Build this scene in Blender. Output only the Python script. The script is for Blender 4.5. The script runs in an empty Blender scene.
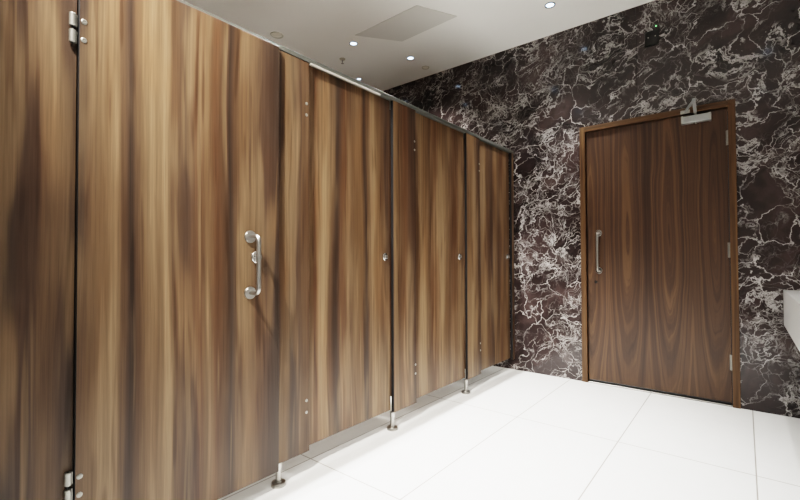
import bpy, bmesh, math, random
from mathutils import Vector, Matrix
random.seed(4)
S = bpy.context.scene
COL = S.collection
PI = math.pi

# ------------------------------------------------------------------ main dimensions (metres)
FAR = 3.736          # far marble wall
PX = -1.6616         # front face of the cubicle run
CEIL = 3.0076
LEFT, RIGHT, BACK = -3.60, 0.86, -1.75

# ------------------------------------------------------------------ node helpers
class NT:
    def __init__(self, name):
        self.m = bpy.data.materials.new(name); self.m.use_nodes = True
        self.t = self.m.node_tree; self.b = self.t.nodes['Principled BSDF']
    def n(self, typ, **kw):
        nd = self.t.nodes.new(typ)
        for k, v in kw.items(): setattr(nd, k, v)
        return nd
    def put(self, sock, v):
        if isinstance(v, bpy.types.NodeSocket): self.t.links.new(v, sock)
        else: sock.default_value = v
    def math(self, op, a, b=0.0, c=None, clamp=False):
        nd = self.n('ShaderNodeMath', operation=op, use_clamp=clamp)
        self.put(nd.inputs[0], a); self.put(nd.inputs[1], b)
        if c is not None: self.put(nd.inputs[2], c)
        return nd.outputs[0]
    def pos(self):
        g = self.n('ShaderNodeNewGeometry'); s = self.n('ShaderNodeSeparateXYZ')
        self.t.links.new(g.outputs['Position'], s.inputs[0])
        return s.outputs[0], s.outputs[1], s.outputs[2]
    def vec(self, x, y, z):
        c = self.n('ShaderNodeCombineXYZ')
        self.put(c.inputs[0], x); self.put(c.inputs[1], y); self.put(c.inputs[2], z)
        return c.outputs[0]
    def noise(self, v, scale=1.0, detail=2.0, rough=0.5, dist=0.0):
        nd = self.n('ShaderNodeTexNoise')
        self.put(nd.inputs['Vector'], v); nd.inputs['Scale'].default_value = scale
        nd.inputs['Detail'].default_value = detail; nd.inputs['Roughness'].default_value = rough
        nd.inputs['Distortion'].default_value = dist
        return nd.outputs['Fac']
    def noise_col(self, v, scale=1.0, detail=2.0, rough=0.5):
        nd = self.n('ShaderNodeTexNoise')
        self.put(nd.inputs['Vector'], v); nd.inputs['Scale'].default_value = scale
        nd.inputs['Detail'].default_value = detail; nd.inputs['Roughness'].default_value = rough
        return nd.outputs['Color']
    def vmath(self, op, a, b):
        nd = self.n('ShaderNodeVectorMath', operation=op)
        self.put(nd.inputs[0], a)
        if op == 'SCALE': self.put(nd.inputs['Scale'], b)
        else: self.put(nd.inputs[1], b)
        return nd.outputs[0]
    def smooth(self, v, lo, hi, tlo=0.0, thi=1.0):
        nd = self.n('ShaderNodeMapRange', interpolation_type='SMOOTHSTEP')
        self.put(nd.inputs[0], v)
        for i, q in enumerate((lo, hi, tlo, thi)): self.put(nd.inputs[i + 1], q)
        return nd.outputs[0]
    def ramp(self, v, stops, interp='EASE'):
        nd = self.n('ShaderNodeValToRGB'); r = nd.color_ramp; r.interpolation = interp
        e = r.elements
        e[0].position = stops[0][0]; e[0].color = (*stops[0][1], 1)
        e[1].position = stops[-1][0]; e[1].color = (*stops[-1][1], 1)
        for p, c in stops[1:-1]:
            q = e.new(p); q.color = (*c, 1)
        self.put(nd.inputs[0], v)
        return nd.outputs[0]
    def mix(self, f, a, b, mode='MIX'):
        nd = self.n('ShaderNodeMix', data_type='RGBA', blend_type=mode)
        self.put(nd.inputs[0], f)
        for s, v in ((nd.inputs[6], a), (nd.inputs[7], b)):
            if isinstance(v, tuple) and len(v) == 3: v = (*v, 1)
            self.put(s, v)
        return nd.outputs[2]
    def grey(self, v):
        c = self.n('ShaderNodeCombineColor')
        for i in range(3): self.put(c.inputs[i], v)
        return c.outputs[0]
    def out(self, base=None, rough=None, metal=None, spec=None, coat=None, normal=None):
        b = self.b
        if base is not None:
            if isinstance(base, tuple) and len(base) == 3: base = (*base, 1)
            self.put(b.inputs['Base Color'], base)
        if rough is not None: self.put(b.inputs['Roughness'], rough)
        if metal is not None: self.put(b.inputs['Metallic'], metal)
        if spec is not None: self.put(b.inputs['Specular IOR Level'], spec)
        if coat is not None: self.put(b.inputs['Coat Weight'], coat); b.inputs['Coat Roughness'].default_value = .04
        if normal is not None: self.put(b.inputs['Normal'], normal)
        return self.m

def lin(r, g, b):
    f = lambda c: (c / 255 / 12.92) if c <= 10 else ((c / 255 + .055) / 1.055) ** 2.4
    return (f(r), f(g), f(b))

def plain(name, col, rough=.5, metal=0.0, spec=.5, var=.06, scale=40):
    m = NT(name); x, y, z = m.pos()
    n = m.noise(m.vec(x, y, z), scale, 3)
    f = m.math('MULTIPLY_ADD', n, var * 2, 1 - var)
    return m.out(m.mix(1.0, col, m.grey(f), 'MULTIPLY'), rough, metal, spec)

# ------------------------------------------------------------------ laminate wood of the cubicles
T = lin(104, 83, 62); L = lin(123, 101, 77); M = lin(85, 66, 50); R = lin(89, 65, 47)
K = lin(58, 47, 40); D = lin(70, 55, 45)

def wood(name, stops, seed, gain=1.0):
    m = NT(name); x, y, z = m.pos()
    y0, y1 = stops[0][0], stops[-1][0]
    w1 = m.noise(m.vec(m.math('MULTIPLY', y, 3.2), seed, m.math('MULTIPLY', z, .8)), 1, 1)
    w2 = m.noise(m.vec(m.math('MULTIPLY', y, 17.), seed + 5, m.math('MULTIPLY', z, .9)), 1, 2)
    w = m.math('ADD', m.math('MULTIPLY_ADD', w1, .070, -.035), m.math('MULTIPLY_ADD', w2, .030, -.015))
    yy = m.math('ADD', y, w)
    t = m.math('DIVIDE', m.math('SUBTRACT', yy, y0), y1 - y0)
    c = m.ramp(t, [((a - y0) / (y1 - y0), k) for a, k in stops], 'EASE')
    # broad tone drift along the grain
    n = m.noise(m.vec(m.math('MULTIPLY', yy, 10.), seed + 9, m.math('MULTIPLY', z, 1.15)), 1, 2)
    c = m.mix(m.smooth(n, .47, .64), c, m.mix(1.0, c, (.74, .69, .66), 'MULTIPLY'))
    c = m.mix(m.smooth(n, .48, .32, 0, .6), c, L)
    # tapered dark flames and pale streaks
    n = m.noise(m.vec(m.math('MULTIPLY', yy, 34.), seed + 14, m.math('MULTIPLY', z, 2.1)), 1, 1.5, .45)
    c = m.mix(m.smooth(n, .59, .71, 0, .65), c, m.mix(1.0, c, (.48, .42, .40), 'MULTIPLY'))
    n = m.noise(m.vec(m.math('MULTIPLY', yy, 42.), seed + 22, m.math('MULTIPLY', z, 1.1)), 1, 1.5, .45)
    c = m.mix(m.smooth(n, .60, .74, 0, .55), c, L)
    n = m.noise(m.vec(m.math('MULTIPLY', yy, 62.), seed + 41, m.math('MULTIPLY', z, .45)), 1, 2.5, .6)
    c = m.mix(1.0, c, m.grey(m.math('MULTIPLY_ADD', n, 1.0, .5)), 'MULTIPLY')
    # reddish breaths and fine fibre
    n = m.noise(m.vec(m.math('MULTIPLY', y, 6.), seed + 31, m.math('MULTIPLY', z, 1.6)), 1, 2)
    c = m.mix(m.smooth(n, .5, .72, 0, .45), c, m.mix(1.0, c, (1.08, .90, .76), 'MULTIPLY'))
    n = m.noise(m.vec(m.math('MULTIPLY', y, 150.), seed, m.math('MULTIPLY', z, 2.2)), 1, 3)
    n2 = m.noise(m.vec(m.math('MULTIPLY', y, 330.), seed, m.math('MULTIPLY', z, 9.)), 1, 2)
    f = m.math('ADD', m.math('MULTIPLY_ADD', n, .62, .69), m.math('MULTIPLY_ADD', n2, .42, -.21))
    c = m.mix(1.0, c, m.grey(m.math('MULTIPLY', f, gain)), 'MULTIPLY')
    hs = m.n('ShaderNodeHueSaturation'); m.put(hs.inputs['Color'], c); hs.inputs['Saturation'].default_value = .98; hs.inputs['Value'].default_value = .85
    return m.out(hs.outputs[0], .42, 0, .3)

W_A = wood('laminate near', [(.19, K), (.245, K), (.27, D), (.30, D), (.325, M), (.345, M),  # leftmost stops darkened: light falling off to the left, put into the colour
     (.373, D), (.395, K), (.412, M), (.439, T), (.495, L), (.518, M), (.545, K), (.571, M), (.593, T), (.612, L), (.635, T), (.648, T),
     (.672, L), (.70, M), (.742, D), (.785, R), (.82, T), (.85, R), (.885, M), (.912, K), (.94, M), (.98, T), (1.03, M), (1.09, D), (1.14, K), (1.18, D)], 2.3)
W_A2 = wood('laminate middle', [(.95, T), (1.05, M), (1.10, D), (1.14, K), (1.155, D), (1.175, T), (1.20, T), (1.235, K), (1.27, D), (1.30, M), (1.345, M),
     (1.37, T), (1.40, R), (1.43, L), (1.475, L), (1.505, M), (1.545, K), (1.60, R), (1.65, M), (1.69, T), (1.73, T), (1.765, K), (1.79, M), (1.83, L),
     (1.875, T), (1.91, M), (1.95, D), (2.0, M)], 7.9, 1.08)
W_B = wood('laminate far', [(1.95, M), (2.02, T), (2.06, M), (2.10, R), (2.16, D), (2.21, D), (2.25, M), (2.29, L), (2.35, T), (2.41, M), (2.47, R),
     (2.55, L), (2.60, T), (2.66, M), (2.73, R), (2.78, T), (2.84, M), (2.90, T), (2.96, L), (3.02, M), (3.08, D), (3.15, T), (3.20, L),
     (3.27, M), (3.33, D), (3.40, T), (3.46, M), (3.52, R), (3.60, T), (3.66, M), (3.74, D)], 13.1, 1.15)  # gain puts the brighter light on the far doors into the colour
CORE = plain('black compact core', (.008, .008, .009), .5)

# ------------------------------------------------------------------ room door veneer
def veneer():
    m = NT('walnut door veneer'); x, y, z = m.pos()
    wob = m.math('MULTIPLY_ADD', m.noise(m.vec(m.math('MULTIPLY', x, 5.), 3.1, m.math('MULTIPLY', z, 1.6)), 1, 2), .09, -.045)
    s = m.math('PINGPONG', m.math('ADD', m.math('ADD', x, 3.0 + .5164 + .0), m.math('MULTIPLY', wob, .45)), .14)
    zz = m.math('SUBTRACT', z, m.math('MULTIPLY_ADD', wob, 3., 1.2))
    up = m.math('MULTIPLY', m.smooth(zz, -.1, .5), .55)
    zs = m.math('MULTIPLY', zz, m.math('SUBTRACT', .62, m.math('MULTIPLY', up, .45)))
    r = m.math('SQRT', m.math('ADD', m.math('POWER', m.math('MULTIPLY', s, 7.0), 2), m.math('POWER', m.math('MULTIPLY', zs, .95), 2)))
    r = m.math('ADD', r, m.math('MULTIPLY', m.noise(m.vec(m.math('MULTIPLY', x, 26.), .4, m.math('MULTIPLY', z, 2.2)), 1, 2), .10))
    band = m.noise(m.vec(m.math('MULTIPLY', r, 9.), 8.2, m.math('MULTIPLY', x, 2.)), 1, 3, .62)
    c = m.ramp(band, [(.25, lin(44, 33, 27)), (.42, lin(62, 46, 36)), (.55, lin(73, 54, 41)), (.66, lin(88, 67, 49)), (.8, lin(67, 50, 39))])
    n = m.noise(m.vec(m.math('MULTIPLY', x, 130.), .7, m.math('MULTIPLY', z, 4.)), 1, 3)
    n2 = m.noise(m.vec(m.math('MULTIPLY', x, 14.), 2.7, m.math('MULTIPLY', z, .8)), 1, 2)
    f = m.math('ADD', m.math('MULTIPLY_ADD', n, .45, .76), m.math('MULTIPLY_ADD', n2, .5, -.25))
    c = m.mix(1.0, c, m.grey(f), 'MULTIPLY')
    return m.out(c, .38, 0, .4)
V_DOOR = veneer()

def frame_wood(name, axis):
    m = NT(name); x, y, z = m.pos()
    a, b = (z, x) if axis == 'X' else (x, z)
    n = m.noise(m.vec(m.math('MULTIPLY', a, 60.), m.math('MULTIPLY', y, 60.), m.math('MULTIPLY', b, 1.8)), 1, 3, .55)
    c = m.ramp(n, [(.3, lin(62, 44, 29)), (.5, lin(81, 59, 39)), (.7, lin(99, 75, 50))])
    return m.out(c, .42, 0, .35)
FRAME_V = frame_wood('walnut frame upright', 'Z'); FRAME_H = frame_wood('walnut frame head', 'X')

# ------------------------------------------------------------------ polished dark marble
def marble():
    m = NT('polished dark veined marble'); x, y, z = m.pos()
    # mirror about the slab joint beside the door
    u = m.math('ADD', x, m.math('MULTIPLY', y, .73))
    p = m.vec(m.math('MULTIPLY', u, 1.0), 1.7, m.math('MULTIPLY', z, 1.0))
    # veins lean up to the right
    lean = m.vec(m.math('ADD', m.math('MULTIPLY', u, .86), m.math('MULTIPLY', z, .35)), 1.7,
                 m.math('SUBTRACT', m.math('MULTIPLY', z, 1.15), m.math('MULTIPLY', u, .55)))
    wl = m.vmath('SCALE', m.vmath('SUBTRACT', m.noise_col(p, 2.6, 3), (.5, .5, .5)), .55)
    ws = m.vmath('SCALE', m.vmath('SUBTRACT', m.noise_col(p, 11., 4, .6), (.5, .5, .5)), .15)
    q = m.vmath('ADD', m.vmath('ADD', lean, wl), ws)
    def vor(scale, w, off):
        nd = m.n('ShaderNodeTexVoronoi', feature='DISTANCE_TO_EDGE')
        m.put(nd.inputs['Vector'], m.vmath('ADD', q, off)); nd.inputs['Scale'].default_value = scale
        return m.smooth(nd.outputs['Distance'], 0.0, w, 1, 0)
    clus = m.noise(m.vmath('ADD', m.vmath('SCALE', wl, .6), lean), 1.9, 3, .55)      # where the veins gather
    cm = m.smooth(clus, .37, .57)
    thick = m.noise(p, 9., 3)
    tk = m.smooth(thick, .34, .62)
    v1 = m.math('MULTIPLY', vor(4.0, .024, (.0, .0, .0)), m.math('MULTIPLY_ADD', tk, .85, .15))
    v2 = m.math('MULTIPLY', vor(9.5, .042, (3.3, .2, 1.1)), m.math('MULTIPLY', cm, m.math('MULTIPLY_ADD', m.smooth(m.noise(p, 6.5, 3), .42, .60), .9, .1)))
    v3 = m.math('MULTIPLY', vor(20., .085, (7.3, .7, 4.1)), m.math('MULTIPLY', m.smooth(clus, .42, .60), m.smooth(m.noise(p, 8., 2), .44, .62)))
    ridge = m.math('ABSOLUTE', m.math('SUBTRACT', m.noise(m.vmath('ADD', q, (5, 0, 2)), 3.0, 5, .62), .5))
    v4 = m.math('MULTIPLY', m.smooth(ridge, 0, .022, 1, 0), m.math('MULTIPLY', m.smooth(m.noise(p, 5., 2), .42, .6), .75))
    vein = m.math('MAXIMUM', m.math('MAXIMUM', v1, v2), m.math('MAXIMUM', m.math('MULTIPLY', v3, .62), v4))
    haze = m.math('MULTIPLY', m.smooth(clus, .48, .70), m.smooth(m.noise(q, 7., 5, .65), .40, .70))
    base = m.ramp(m.noise(q, 3.2, 4), [(.3, lin(34, 29, 29)), (.5, lin(47, 39, 39)), (.7, lin(64, 53, 52))])
    c = m.mix(m.math('MULTIPLY', haze, .36), base, lin(118, 108, 106))
    c = m.mix(m.math('MULTIPLY', vein, .86), c, lin(190, 186, 184))
    # fine slab joint
    j = m.smooth(m.math('ABSOLUTE', m.math('ADD', x, .634)), .0012, .0026, .75, 0)
    c = m.mix(j, c, (.01, .009, .009))
    return m.out(c, .10, 0, .5)
MARBLE = marble()

# ------------------------------------------------------------------ floor, ceiling, plaster
def floor_mat():
    m = NT('white porcelain tiles'); x, y, z = m.pos()
    fx = m.math('ABSOLUTE', m.math('SUBTRACT', m.math('FRACT', m.math('DIVIDE', m.math('ADD', x, 1.163 + .5 * .597 + 12 * .597), .597)), .5))
    fy = m.math('ABSOLUTE', m.math('SUBTRACT', m.math('FRACT', m.math('DIVIDE', m.math('SUBTRACT', y, 1.428 - .5 * 1.21 - 12 * 1.21), 1.21)), .5))
    gx = m.smooth(m.math('MULTIPLY', fx, .597), .0016, .0042, 1, 0)
    gy = m.smooth(m.math('MULTIPLY', fy, 1.21), .0016, .0042, 1, 0)
    g = m.math('MAXIMUM', gx, gy)
    n = m.noise(m.vec(x, y, m.math('MULTIPLY', z, 1.)), 9., 5, .62)
    n2 = m.noise(m.vec(m.math('MULTIPLY', x, 3.), m.math('MULTIPLY', y, 1.), 0.), 2.2, 4)
    f = m.math('ADD', m.math('MULTIPLY_ADD', n, .09, .90), m.math('MULTIPLY_ADD', n2, .08, -.03))
    c = m.mix(1.0, (.80, .805, .79), m.grey(f), 'MULTIPLY')
    c = m.mix(g, c, (.27, .25, .225))
    return m.out(c, m.math('MULTIPLY_ADD', n, .14, .24), 0, .4)
FLOOR = floor_mat()
CEILM = plain('painted ceiling', (.86, .845, .815), .8, 0, .2, .02, 3)
PLASTER = plain('pale plaster', (.78, .765, .735), .8, 0, .2, .03, 5)
GREYP = plain('grey paint', (.50, .485, .46), .7, 0, .2, .02, 8)
HATCH = plain('hatch paint', (.66, .645, .615), .7, 0, .2, .02, 8)
STEEL = plain('brushed stainless steel', (.40, .39, .37), .33, 1.0, .5, .06, 120)
CHROME = plain('polished chrome', (.50, .49, .475), .2, 1.0, .5, .02, 60)
SCREW = plain('dull screw steel', (.30, .295, .27), .35, .7, .5, .05, 90)
ALU = plain('satin anodised aluminium', (.42, .42, .40), .42, 1.0, .5, .05, 90)
RAIL = plain('grey rail aluminium', (.085, .088, .08), .5, .1, .5, .05, 60)
SILVER = plain('silver painted metal', (.36, .365, .36), .35, .55, .5, .04, 70)
BLACK = plain('black plastic', (.008, .008, .008), .35, 0, .4)
WHITE = plain('white solid surface', (.60, .60, .59), .28, 0, .5, .02, 12)
STRIP = None
def strip_mat():
    m = NT('pale ribbed strip'); x, y, z = m.pos()
    s = m.math('FRACT', m.math('MULTIPLY', z, 300.))
    c = m.mix(m.smooth(s, .35, .6), (.52, .51, .48), (.30, .27, .22))
    return m.out(c, .4, 0, .4)
STRIP = strip_mat()
BEZEL = plain('downlight bezel', (.60, .57, .50), .4, 0, .5, .03, 60)
BEZEL_D = plain('dark downlight baffle', (.03, .03, .032), .35, .3, .5, .03, 60)
CREAM = plain('cream plastic', (.55, .51, .42), .5, 0, .4, .04, 60)
def glow(name, col, st):
    m = NT(name); x, y, z = m.pos()
    n = m.noise(m.vec(x, y, z), 30., 2)
    m.put(m.b.inputs['Emission Color'], m.mix(m.math('MULTIPLY', n, .2), col, (1, 1, 1)))
    m.b.inputs['Emission Strength'].default_value = st
    return m.out((.6, .6, .6), .2)
GLOW = glow('lit lens', (.55, .76, 1.0), 5.)
GLOW_G = glow('green lamp', (.03, .9, .12), 1.6)
OFFLENS = plain('unlit lens', (.82, .78, .70), .3, 0, .5, .03, 60)

# ------------------------------------------------------------------ mesh helpers
def B(): return bmesh.new()

def box(bm, a, b, bevel=0.0, seg=2):
    r = bmesh.ops.create_cube(bm, size=1.0)
    vs = r['verts']
    for v in vs:
        v.co = Vector([(a[i] + b[i]) / 2 + v.co[i] * (b[i] - a[i]) for i in range(3)])
    if bevel > 0:
        es = list({e for v in vs for e in v.link_edges})
        bmesh.ops.bevel(bm, geom=es, offset=bevel, segments=seg, profile=.5, affect='EDGES')
    return bm

def basis(ax):
    ax = Vector(ax).normalized()
    up = Vector((0, 0, 1)) if abs(ax.z) < .9 else Vector((1, 0, 0))
    u = ax.cross(up).normalized(); v = ax.cross(u).normalized()
    return ax, u, v

def lathe(bm, org, ax, prof, seg=28):
    """prof: (radius, distance along axis) pairs"""
    ax, u, v = basis(ax); org = Vector(org)
    rings = []
    for r, d in prof:
        if r < 1e-6: rings.append([bm.verts.new(org + ax * d)]); continue
        rings.append([bm.verts.new(org + ax * d + (u * math.cos(2 * PI * k / seg) + v * math.sin(2 * PI * k / seg)) * r) for k in range(seg)])
    for A, C in zip(rings, rings[1:]):
        if len(A) == 1 and len(C) == 1: continue
        for k in range(seg):
            l = (k + 1) % seg
            if len(A) == 1: bm.faces.new((A[0], C[l], C[k]))
            elif len(C) == 1: bm.faces.new((A[k], A[l], C[0]))
            else: bm.faces.new((A[k], A[l], C[l], C[k]))
    return bm

def tube(bm, pts, r, seg=14):
    pts = [Vector(p) for p in pts]; rings = []
    t0 = (pts[1] - pts[0]).normalized(); _, u, v = basis(t0)
    prev = t0
    for i, p in enumerate(pts):
        t = (pts[min(i + 1, len(pts) - 1)] - pts[max(i - 1, 0)]).normalized()
        q = prev.rotation_difference(t); u = q @ u; v = q @ v; prev = t
        rings.append([bm.verts.new(p + (u * math.cos(2 * PI * k / seg) + v * math.sin(2 * PI * k / seg)) * r) for k in range(seg)])
    for A, C in zip(rings, rings[1:]):
        for k in range(seg):
            l = (k + 1) % seg; bm.faces.new((A[k], A[l], C[l], C[k]))
    bm.faces.new(rings[0]); bm.faces.new(rings[-1])
    return bm

def bend(p0, c, p1, n=7):
    p0, c, p1 = Vector(p0), Vector(c), Vector(p1)
    return [(1 - t) ** 2 * p0 + 2 * t * (1 - t) * c + t * t * p1 for t in [k / n for k in range(n + 1)]]

def obj(name, bm, mats, parent=None, loc=None, smooth=False):
    bmesh.ops.recalc_face_normals(bm, faces=bm.faces)
    me = bpy.data.meshes.new(name); bm.to_mesh(me); bm.free()
    for mt in (mats if isinstance(mats, (list, tuple)) else [mats]): me.materials.append(mt)
    if smooth:
        for p in me.polygons: p.use_smooth = True
        try: me.set_sharp_from_angle(angle=math.radians(40))
        except Exception: pass
    o = bpy.data.objects.new(name, me); COL.objects.link(o)
    if parent: o.parent = parent
    if loc: o.location = loc
    return o

def panel(bm, a, b, flat=0, bevel=.0012):
    """sheet with a decorative face and a black core on its edges (slot 0 face, slot 1 core)"""
    box(bm, a, b, bevel, 1)
    bm.normal_update()
    for f in bm.faces: f.material_index = 0 if abs(f.normal[flat]) > .9 else 1
    return bm

def tag(o, label, cat, group=None):
    o['label'] = label; o['category'] = cat
    if group: o['group'] = group
    return o

def thing(name, label, cat, loc, group=None):
    o = bpy.data.objects.new(name, None); COL.objects.link(o)
    o.location = loc; o.empty_display_size = .1
    return tag(o, label, cat, group)

def struct(name, bm, mats):
    o = obj(name, bm, mats); o['kind'] = 'structure'; return o

# ------------------------------------------------------------------ room shell
bm = B(); box(bm, (LEFT, BACK, -.06), (RIGHT, FAR, 0)); struct('floor', bm, FLOOR)
bm = B(); box(bm, (LEFT, BACK, CEIL), (RIGHT, FAR, CEIL + .06)); struct('ceiling', bm, CEILM)

DX0, DX1, DZ = -1.064, -.031, 2.131      # outer size of the door frame
bm = B()
WT = .16
for a, b in (((LEFT - .1, FAR, 0), (DX0 + .012, FAR + WT, CEIL)), ((DX1 - .012, FAR, 0), (RIGHT + .1, FAR + WT, CEIL)),
             ((DX0 + .012, FAR, DZ - .012), (DX1 - .012, FAR + WT, CEIL))):
    box(bm, a, b)
struct('wall_far', bm, MARBLE)
bm = B(); box(bm, (LEFT - .1, BACK, 0), (LEFT, FAR, CEIL)); struct('wall_left', bm, GREYP)
bm = B(); box(bm, (RIGHT, BACK, 0), (RIGHT + .1, FAR, CEIL)); struct('wall_right', bm, PLASTER)
bm = B(); box(bm, (LEFT - .1, BACK - .1, 0), (RIGHT + .1, BACK, CEIL)); struct('wall_back', bm, PLASTER)

# ------------------------------------------------------------------ room door
dr = bpy.data.objects.new('door_1', None); COL.objects.link(dr)
dr.location = ((DX0 + DX1) / 2, FAR, 0); dr['kind'] = 'structure'
ox = dr.location.x
fw = .042
l0, l1 = DX0 - ox, DX1 - ox
fr = obj('door_frame', panel(box(B(), (l0, -.012, 0), (l0 + fw, .12, DZ), .002) if False else B(), (l0, -.012, 0), (l0 + fw, .125, DZ), 1), [FRAME_V, FRAME_V], dr)
obj('frame_upright', panel(B(), (l1 - fw, -.012, 0), (l1, .125, DZ), 1), [FRAME_V, FRAME_V], fr)
obj('frame_head', panel(B(), (l0 + fw, -.012, DZ - fw), (l1 - fw, .125, DZ), 1), [FRAME_H, FRAME_H], fr)
leaf = obj('door_leaf', box(B(), (l0 + fw + .004, .016, .014), (l1 - fw - .004, .060, DZ - fw - .004), .0015, 1), V_DOOR, dr)
obj('threshold', box(B(), (l0 + fw, .004, 0), (l1 - fw, .075, .007), .002, 1), SCREW, dr)
obj('drop_seal', box(B(), (l0 + fw + .010, .0115, .016), (l1 - fw - .010, .0165, .026), .001, 1), BLACK, leaf)
for z0, z1 in ((1.822, 1.925), (1.032, 1.138), (.25, .356)):
    h = B(); lathe(h, (l1 - fw - .003, .006, z0), (0, 0, 1), [(0, 0), (.0075, .001), (.0075, (z1 - z0) - .001), (0, z1 - z0)], 16)
    for k in (1, 2, 3, 4):
        lathe(h, (l1 - fw - .003, .006, z0 + k * (z1 - z0) / 5), (0, 0, 1), [(.0068, -.0012), (.0082, -.0006), (.0082, .0006), (.0068, .0012)], 16)
    box(h, (l1 - fw - .014, .0145, z0), (l1 - fw - .004, .0175, z1))
    hg = obj('hinge', h, SCREW, dr, smooth=True)
# pull handle on the room door
hx = -.93 - ox; zt, zb = 1.237, .928; so = -.048
p = [(hx, .016, zt)] + bend((hx, so + .016 + .02, zt), (hx, so + .016, zt), (hx, so + .016, zt - .022)) + bend((hx, so + .016, zb + .022), (hx, so + .016, zb), (hx, so + .016 + .02, zb)) + [(hx, .016, zb)]
ph = obj('pull_handle', tube(B(), p, .0095), STEEL, leaf, smooth=True)
for z in (zt, zb):
    obj('handle_rose', lathe(B(), (hx, .0165, z), (0, -1, 0), [(0, 0), (.027, .0), (.027, .006), (.025, .008), (.011, .0085), (.0, .0085)]), CHROME, leaf, smooth=True)
obj('keyhole', lathe(B(), (-.954 - ox, .0165, .834), (0, -1, 0), [(0, 0), (.013, 0), (.013, .003), (.008, .004), (.007, .0015), (0, .0015)]), BLACK, leaf, smooth=True)
# overhead closer: body on the leaf, folded arms reaching the frame head
cx = -.255 - ox
cl = obj('door_closer', box(B(), (cx - .082, -.040, 2.012), (cx + .082, .0155, 2.062), .006, 3), SILVER, dr, smooth=True)
for s in (-1, 1):
    obj('closer_cap', box(B(), (cx + s * .082 - .007, -.043, 2.009), (cx + s * .082 + .007, .0155, 2.065), .003, 2), ALU, cl, smooth=True)
obj('closer_spindle', lathe(B(), (cx - .004, -.014, 2.06), (0, 0, 1), [(0, -.062), (.010, -.062), (.012, -.05), (.012, .018), (.015, .02), (.015, .03), (0, .03)], 18), CHROME, cl, smooth=True)
el = Vector((cx + .012, -.335, 2.074))
def bar(bm, a, b, w, h):
    a, b = Vector(a), Vector(b); d = (b - a).normalized(); s = d.cross(Vector((0, 0, 1))).normalized()
    ring = lambda p: [bm.verts.new(p + s * i * w / 2 + Vector((0, 0, j * h / 2))) for i, j in ((-1, -1), (1, -1), (1, 1), (-1, 1))]
    A, C = ring(a), ring(b)
    for k in range(4): bm.faces.new((A[k], A[(k + 1) % 4], C[(k + 1) % 4], C[k]))
    bm.faces.new(A); bm.faces.new(C)
    return bm
obj('closer_arm', bar(B(), (cx - .004, -.014, 2.080), el, .019, .006), SILVER, cl)
fa = B(); bar(fa, el + Vector((0, 0, .006)), (cx - .062, -.030, 2.100), .015, .006); lathe(fa, el + Vector((0, 0, -.006)), (0, 0, 1), [(0, 0), (.010, 0), (.010, .02), (0, .02)], 16)
obj('closer_forearm', fa, SILVER, cl)
obj('arm_shoe', box(box(B(), (cx - .094, -.019, 2.088), (cx - .036, -.0125, 2.114), .002, 1), (cx - .076, -.036, 2.096), (cx - .052, -.013, 2.107), .002, 1), ALU, cl)

# ------------------------------------------------------------------ fixed panels of the cubicle run
def screw_pair(parent, y, zs, x, r=.0075):
    for z in zs:
        b = lathe(B(), (x, y, z), (1, 0, 0), [(0, -.0005), (r, -.0005), (r, .0012), (r * .8, .0024), (r * .42, .0026), (r * .36, .0012), (0, .0012)], 18)
        obj('screw', b, SCREW, parent, smooth=True)

def foot(parent, y, x, top):
    f = B(); lathe(f, (x, y, .012), (0, 0, 1), [(0, 0), (.0125, 0), (.0125, top - .012), (0, top - .012)], 22)
    lathe(f, (x, y, top - .03), (0, 0, 1), [(.0125, 0), (.0155, .001), (.0155, .029), (0, .029)], 22)
    p = obj('pedestal_foot', f, STEEL, parent, smooth=True)
    obj('foot_flange', lathe(B(), (x, y, 0), (0, 0, 1), [(0, .0), (.034, .0), (.034, .011), (.031, .016), (.017, .018), (.017, .024), (0, .024)], 28), STEEL, p, smooth=True)

PT = .020
def pilaster(y0, y1, mat, label, screws=None, foot_y=None, z0=.100, z1=2.009, group=None):
    t = thing('cubicle_pilaster', label, 'panel', (PX, (y0 + y1) / 2, 0), group)
    oy = t.location.y
    obj('fascia_board', panel(B(), (-PT, y0 - oy, z0), (0, y1 - oy, z1)), [mat, CORE], t)
    if screws: screw_pair(t, screws - oy, (1.800, 1.744, .348, .291), 0)
    if y0 < -.4 and y1 > 0: obj('gap_shade_strip', box(B(), (-PT - .006, y1 - oy - .012, z0), (-PT - .0005, y1 - oy + .030, z1), .001, 1), BLACK, t)  # added black strip that stands in for the dark of the open gap
    if foot_y: foot(t, foot_y - oy, -.012, z0 + .004)
    return t
pilaster(-.50, .3985, W_A, 'wide fixed wood-effect cubicle panel left of the widest door, cut by the left frame edge', z0=.10, foot_y=-.45)
pilaster(1.140, 1.341, W_A2, 'narrow wood-effect fixed panel right of the widest door with the long handle', 1.323, 1.172)
pilaster(1.986, 2.216, W_B, 'narrow wood-effect fixed panel standing between the second and third cubicle doors', 2.204, 1.984)
pilaster(2.872, 3.084, W_B, 'narrow wood-effect fixed panel left of the cubicle door nearest the marble wall', 3.074, 2.862)
pilaster(3.690, FAR - .001, W_B, 'very narrow wood-effect end strip standing against the marble wall', None, None)
# the run carries on to the left, out of the picture
pilaster(-1.74, -1.30, W_A, 'wood-effect fixed panel at the far left end of the cubicle run', None, -1.28)

# ------------------------------------------------------------------ cubicle doors
def lock_furniture(parent, y, z, x=0.0, r=.023):
    lk = obj('indicator_lock', lathe(B(), (x, y, z), (1, 0, 0), [(0, 0), (r, 0), (r, .007), (r * .88, .010), (r * .55, .0105), (r * .52, .016), (0, .016)], 28), CHROME, parent, smooth=True)
    k = B(); box(k, (.0155 + x, y - .0045, z - r * .5), (.024 + x, y + .0045, z + r * .5), .002, 2)
    obj('turn_slot', k, CHROME, lk, smooth=True)

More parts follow.
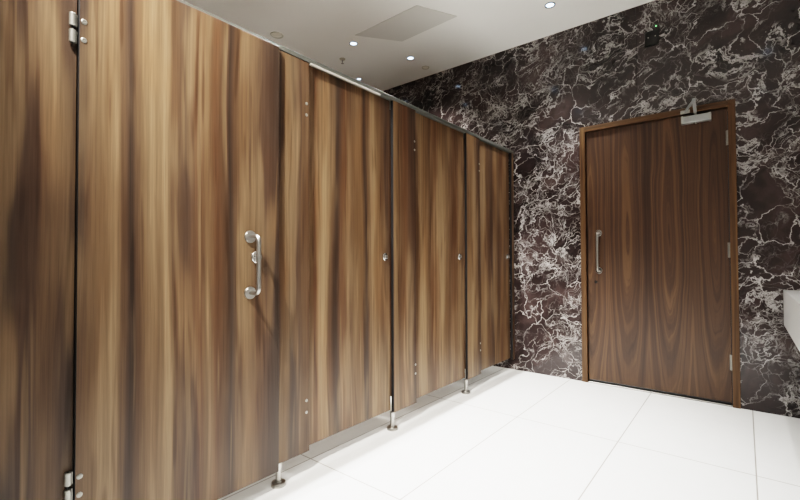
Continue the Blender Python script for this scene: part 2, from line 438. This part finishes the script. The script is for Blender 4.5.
def small_door(y0, y1, mat, label, lock_y):
    t = thing('cubicle_door', label, 'door', (PX - .021, y0, 0), 'narrow wood-effect cubicle doors')
    obj('door_panel', panel(B(), (-.014, .003, .114), (0, y1 - y0 - .003, 2.007)), [mat, CORE], t)
    lock_furniture(t, lock_y - y0, 1.046)
    return t
small_door(1.343, 1.981, W_A2, 'narrow wood-effect cubicle door with the pale strip along its top edge', 1.928)
small_door(2.218, 2.867, W_B, 'narrow wood-effect cubicle door, middle one of the three narrow doors', 2.790)
small_door(3.086, 3.683, W_B, 'narrow wood-effect cubicle door nearest the marble wall', 3.630)

# wide door, hung proud of the run
WD = thing('accessible_cubicle_door', 'widest wood-effect cubicle door with long stainless steel D handle, near left', 'door', (PX + .004, .400, 0))
wy = .400
dp = obj('door_panel', panel(B(), (0, -.0012, .080), (.018, 1.150 - wy, 2.010)), [W_A, CORE], WD)
fx = .018
hy, zt, zb, so = 1.003 - wy, 1.132, .893, .068
p = [(fx, hy, zt)] + bend((fx + so - .026, hy, zt), (fx + so, hy, zt), (fx + so, hy, zt - .028)) + bend((fx + so, hy, zb + .028), (fx + so, hy, zb), (fx + so - .026, hy, zb)) + [(fx, hy, zb)]
ph = obj('pull_handle', tube(B(), p, .0095, 18), STEEL, WD, smooth=True)
for z in (zt, zb):
    obj('handle_rose', lathe(B(), (fx, hy, z), (1, 0, 0), [(0, 0), (.0265, 0), (.0265, .006), (.0245, .0085), (.011, .009), (0, .009)], 32), STEEL, ph, smooth=True)
lock_furniture(WD, 1.033 - wy, 1.045, fx, .026)
screw_pair(WD, .411 - wy, (1.803, 1.743, .353, .296), fx, .0085)
for zc in (1.777, .325):
    h = obj('hinge', lathe(B(), (.004, .384 - wy, zc - .048), (0, 0, 1), [(0, 0), (.0035, 0), (.0035, .096), (0, .096)], 14), BLACK, WD, smooth=True)
    for a, b in ((-.047, -.006), (.006, .047)):
        k = B(); lathe(k, (.006, .384 - wy, zc + a), (0, 0, 1), [(0, 0), (.0082, 0), (.0095, .0015), (.0095, b - a - .0015), (.0082, b - a), (0, b - a)], 22)
        box(k, (-.0015, .384 - wy, zc + a + .002), (.006, .3965 - wy, zc + b - .002))
        obj('hinge_knuckle', k, SCREW, h, smooth=True)
small = thing('cubicle_door', 'wood-effect cubicle door at the left end of the run', 'door', (PX - .021, -1.298, 0), 'narrow wood-effect cubicle doors')
obj('door_panel', panel(B(), (-.014, .003, .114), (0, .790, 1.986)), [W_A, CORE], small)
lock_furniture(small, .74, 1.046)

# head rail over the whole run, with the pale strip under it
hr = thing('head_rail', 'slim grey aluminium rail along the top of the cubicle run', 'rail', (PX, 0, 2.0095))
y0, y1 = -1.745, FAR - .001
b = B()
prof = [(.0030, 0), (.0035, .0005), (.0035, .0205), (.003, .021), (-.123, .021), (-.125, .019), (-.125, 0)]  # hidden back depth enlarged so the rail shades the floor below
A = [b.verts.new((x, y0, z)) for x, z in prof]; C = [b.verts.new((x, y1, z)) for x, z in prof]
for k in range(len(prof)):
    l = (k + 1) % len(prof); b.faces.new((A[k], A[l], C[l], C[k]))
b.faces.new(A); b.faces.new(C)
obj('rail_channel', b, RAIL, hr)
st = obj('buffer_strip', box(B(), (-.004, 1.345, -.0105), (.006, 1.865, -.0005), .001, 1), STRIP, hr)
st['label'] = 'pale ribbed strip under the rail'

# partitions between the cubicles
for y, wh in ((.10, 'leftmost seen'), (1.25, 'behind the panel right of the widest door'), (2.10, 'behind the panel between the second and third doors'), (2.98, 'behind the panel left of the last door')):
    if wh == 'leftmost seen': wh = 'behind the wide fixed panel at left'
    o = obj('cubicle_partition', panel(B(), (LEFT + .002 - PX, -.010, .15), (-PT - .002, .010, 2.0), 1), [W_B, CORE], None, (PX, y, 0))
    tag(o, 'wood-effect dividing partition between cubicles, ' + wh, 'partition', 'dividing partitions between the cubicles')
    fo = B(); lathe(fo, (-1.7, 0, 0), (0, 0, 1), [(0, 0), (.03, 0), (.03, .012), (.012, .016), (.012, .15), (0, .15)], 18)
    obj('pedestal_foot', fo, STEEL, o, smooth=True)

# ------------------------------------------------------------------ vanity on the right
vx0, vx1, vy0, vy1, vz0, vz1 = .197, RIGHT - .002, .75, FAR - .003, .588, .820
van = thing('vanity_counter', 'white vanity counter edge at right against the marble wall', 'counter', ((vx0 + vx1) / 2, (vy0 + vy1) / 2, vz0))
c = van.location
b = B(); box(b, (vx0 - c.x, vy0 - c.y, 0), (vx1 - c.x, vy1 - c.y, vz1 - vz0))
# two sunk trough basins in the top
top = [f for f in b.faces if f.calc_center_median().z > vz1 - vz0 - 1e-4]
r = bmesh.ops.bisect_plane(b, geom=b.verts[:] + b.edges[:] + b.faces[:], plane_co=(0, 0, 0), plane_no=(0, 1, 0))
b.faces.ensure_lookup_table(); b.normal_update()
top = [f for f in b.faces if f.calc_center_median().z > vz1 - vz0 - 1e-4 and abs(f.normal.z) > .9]
ins = bmesh.ops.inset_individual(b, faces=top, thickness=.11)
for f in top:
    e = bmesh.ops.extrude_discrete_faces(b, faces=[f])['faces'][0]
    bmesh.ops.translate(b, verts=list(e.verts), vec=(0, 0, -.11))
o = obj('counter_body', b, WHITE, van)
mod = o.modifiers.new('soft edges', 'BEVEL'); mod.width = .003; mod.segments = 2; mod.limit_method = 'ANGLE'
for s in (-1, 1):
    yc = s * (vy1 - vy0) / 4
    tp = tube(B(), [(.24, yc, vz1 - vz0 - .002), (.24, yc, vz1 - vz0 + .10)] + bend((.24, yc, vz1 - vz0 + .13), (.24, yc, vz1 - vz0 + .17), (.19, yc, vz1 - vz0 + .17)) + [(.10, yc, vz1 - vz0 + .165)], .012)
    obj('tap', tp, CHROME, van, smooth=True)

for y in (vy0 + .25, c.y, vy1 - .25):
    obj('support_panel', box(B(), (.46 - c.x, y - .03 - c.y, -vz0 + .0005), (vx1 - c.x, y + .03 - c.y, .0), .003, 1), WHITE, van)

# ------------------------------------------------------------------ ceiling fittings
def downlight(x, y, label, lit=True, power=0., cone=110., r=.040, dark=True, blend=.6, col=(1, .95, .88), soft=.028, aim=None, group='ceiling downlights'):
    t = thing('downlight', label, 'downlight', (x, y, CEIL), group)
    obj('bezel', lathe(B(), (0, 0, 0), (0, 0, -1), [(r * .82, -.0), (r * .82, .001), (r * .88, .004), (r * 1.05, .005), (r * 1.12, .001), (r * 1.12, 0)], 32), BEZEL_D if dark else BEZEL, t, smooth=True)
    obj('lens', lathe(B(), (0, 0, 0), (0, 0, -1), [(r * .82, .0005), (r * .6, .0022), (0, .0026)], 28), GLOW if lit else OFFLENS, t, smooth=True)
    if power > 0:
        la = bpy.data.lights.new('lamp', 'SPOT'); la.energy = power; la.spot_size = math.radians(cone); la.spot_blend = blend
        la.shadow_soft_size = soft; la.color = col
        lo = bpy.data.objects.new('lamp', la); COL.objects.link(lo); lo.parent = t; lo.location = (0, 0, -.035)
        if aim: lo.rotation_euler = (Vector(aim) - Vector((x, y, CEIL - .035))).to_track_quat('-Z', 'Y').to_euler()
    return t
WARM = (1, .93, .84); COOL = (1, .975, .94)
downlight(-2.755, 2.731, 'lit downlight left of the grey ceiling hatch', power=60, r=.034)
downlight(-2.78, 1.70, 'added fill downlight inside the cubicle behind the second door', power=75, r=.034)  # unseen fill lamp, added to lighten the floor strip under the doors
downlight(-2.78, .65, 'added fill downlight inside the widest cubicle', power=75, r=.034)  # second unseen fill lamp, added for the floor of the wide cubicle
downlight(-2.524, 3.288, 'lit downlight between the grey ceiling hatch and the marble wall', power=60, r=.034)
downlight(-1.147, 3.284, 'lit downlight at the top of the picture, nearest the room door', power=75, r=.036, cone=84, blend=.9, col=COOL)
downlight(-3.260, 3.316, 'small lit downlight just showing above the rail of the cubicles', power=0, r=.024)
downlight(-3.169, 2.198, 'unlit pale round downlight above the widest cubicle door', lit=False, r=.052, dark=False)
downlight(-2.531, 3.552, 'small unlit pale round ceiling fitting closest to the marble wall', lit=False, r=.036, dark=False)
downlight(.20, 2.11, 'ceiling downlight above the vanity, reflected in the marble right of the door', power=75, cone=92, col=COOL)
downlight(.20, .90, 'added unseen downlight above the near end of the vanity', power=60, cone=88, col=COOL)  # guessed lamp out of view, added as extra room light
downlight(-1.02, -.22, 'ceiling downlight behind the viewer', power=520, cone=58, blend=1.0, soft=.012, aim=(-1.66, 1.70, .78), col=WARM)
for y, w in ((.35, 'left part of the widest door'), (1.55, 'second cubicle door'), (2.50, 'third cubicle door')):
    downlight(-1.70, y, 'ceiling downlight over the rail, above the ' + w, power=330, cone=84, col=COOL, soft=.010)

hb = B()
q = [(-1.949, 2.625), (-1.787, 2.953), (-2.383, 2.979), (-2.638, 2.634)]
A = [hb.verts.new((x + 2.2, y - 2.8, -.005)) for x, y in q]; C = [hb.verts.new((x + 2.2, y - 2.8, 0)) for x, y in q]
for k in range(4): hb.faces.new((A[k], A[(k + 1) % 4], C[(k + 1) % 4], C[k]))
hb.faces.new(A); hb.faces.new(C)
tag(obj('ceiling_hatch', hb, HATCH, None, (-2.2, 2.8, CEIL)), 'flat grey rectangular hatch in the white ceiling', 'hatch')

sp = thing('sprinkler_head', 'small sprinkler head hanging from the ceiling above the cubicles', 'sprinkler', (-3.056, 2.876, CEIL))
obj('escutcheon', lathe(B(), (0, 0, 0), (0, 0, -1), [(0, 0), (.030, 0), (.028, .005), (.010, .010), (0, .010)], 22), CREAM, sp, smooth=True)
obj('deflector', lathe(B(), (0, 0, -.008), (0, 0, -1), [(0, 0), (.007, 0), (.007, .018), (.0035, .022), (.0035, .034), (.014, .036), (.014, .038), (0, .038)], 18), STEEL, sp, smooth=True)

# wall plate and tiny lamp high on the marble
wp = thing('wall_plate', 'small black square plate high on the marble above the door', 'wall plate', (-.526, FAR, 2.72))
obj('plate', box(B(), (-.048, -.010, -.058), (.048, -.0005, .058), .003, 2), BLACK, wp)
for s in (-1, 1):
    obj('screw', lathe(B(), (s * .024, -.0105, .008), (0, -1, 0), [(0, 0), (.004, 0), (.004, .001), (0, .0015)], 12), CHROME, wp, smooth=True)
tag(obj('indicator_lamp', lathe(B(), (0, -.0005, 0), (0, -1, 0), [(0, 0), (.0055, 0), (.0055, .003), (.004, .006), (0, .0075)], 14), GLOW_G, None, (-.497, FAR, 2.807), True),
    'tiny green indicator lamp on the marble above the black plate', 'indicator lamp')

# ------------------------------------------------------------------ world, camera
w = bpy.data.worlds.new('World'); S.world = w; w.use_nodes = True
w.node_tree.nodes['Background'].inputs[0].default_value = (.8, .85, .9, 1)
w.node_tree.nodes['Background'].inputs[1].default_value = .05

cam = bpy.data.cameras.new('camera'); co = bpy.data.objects.new('camera', cam); COL.objects.link(co)
cam.sensor_width = 36.0; cam.lens = 424.02 / 800 * 36.0; cam.clip_start = .02
r = Vector((0.77668045, 0.6298838, -0.00372484)); u = Vector((0.01441313, -0.01185965, 0.99982579)); f = Vector((-0.62972989, 0.77659883, 0.01828976))
co.matrix_world = Matrix(((r.x, u.x, -f.x, 0), (r.y, u.y, -f.y, 0), (r.z, u.z, -f.z, 1.03992), (0, 0, 0, 1)))
S.camera = co
S.view_settings.view_transform = 'Filmic'
S.view_settings.look = 'High Contrast'
S.view_settings.exposure = 0.64
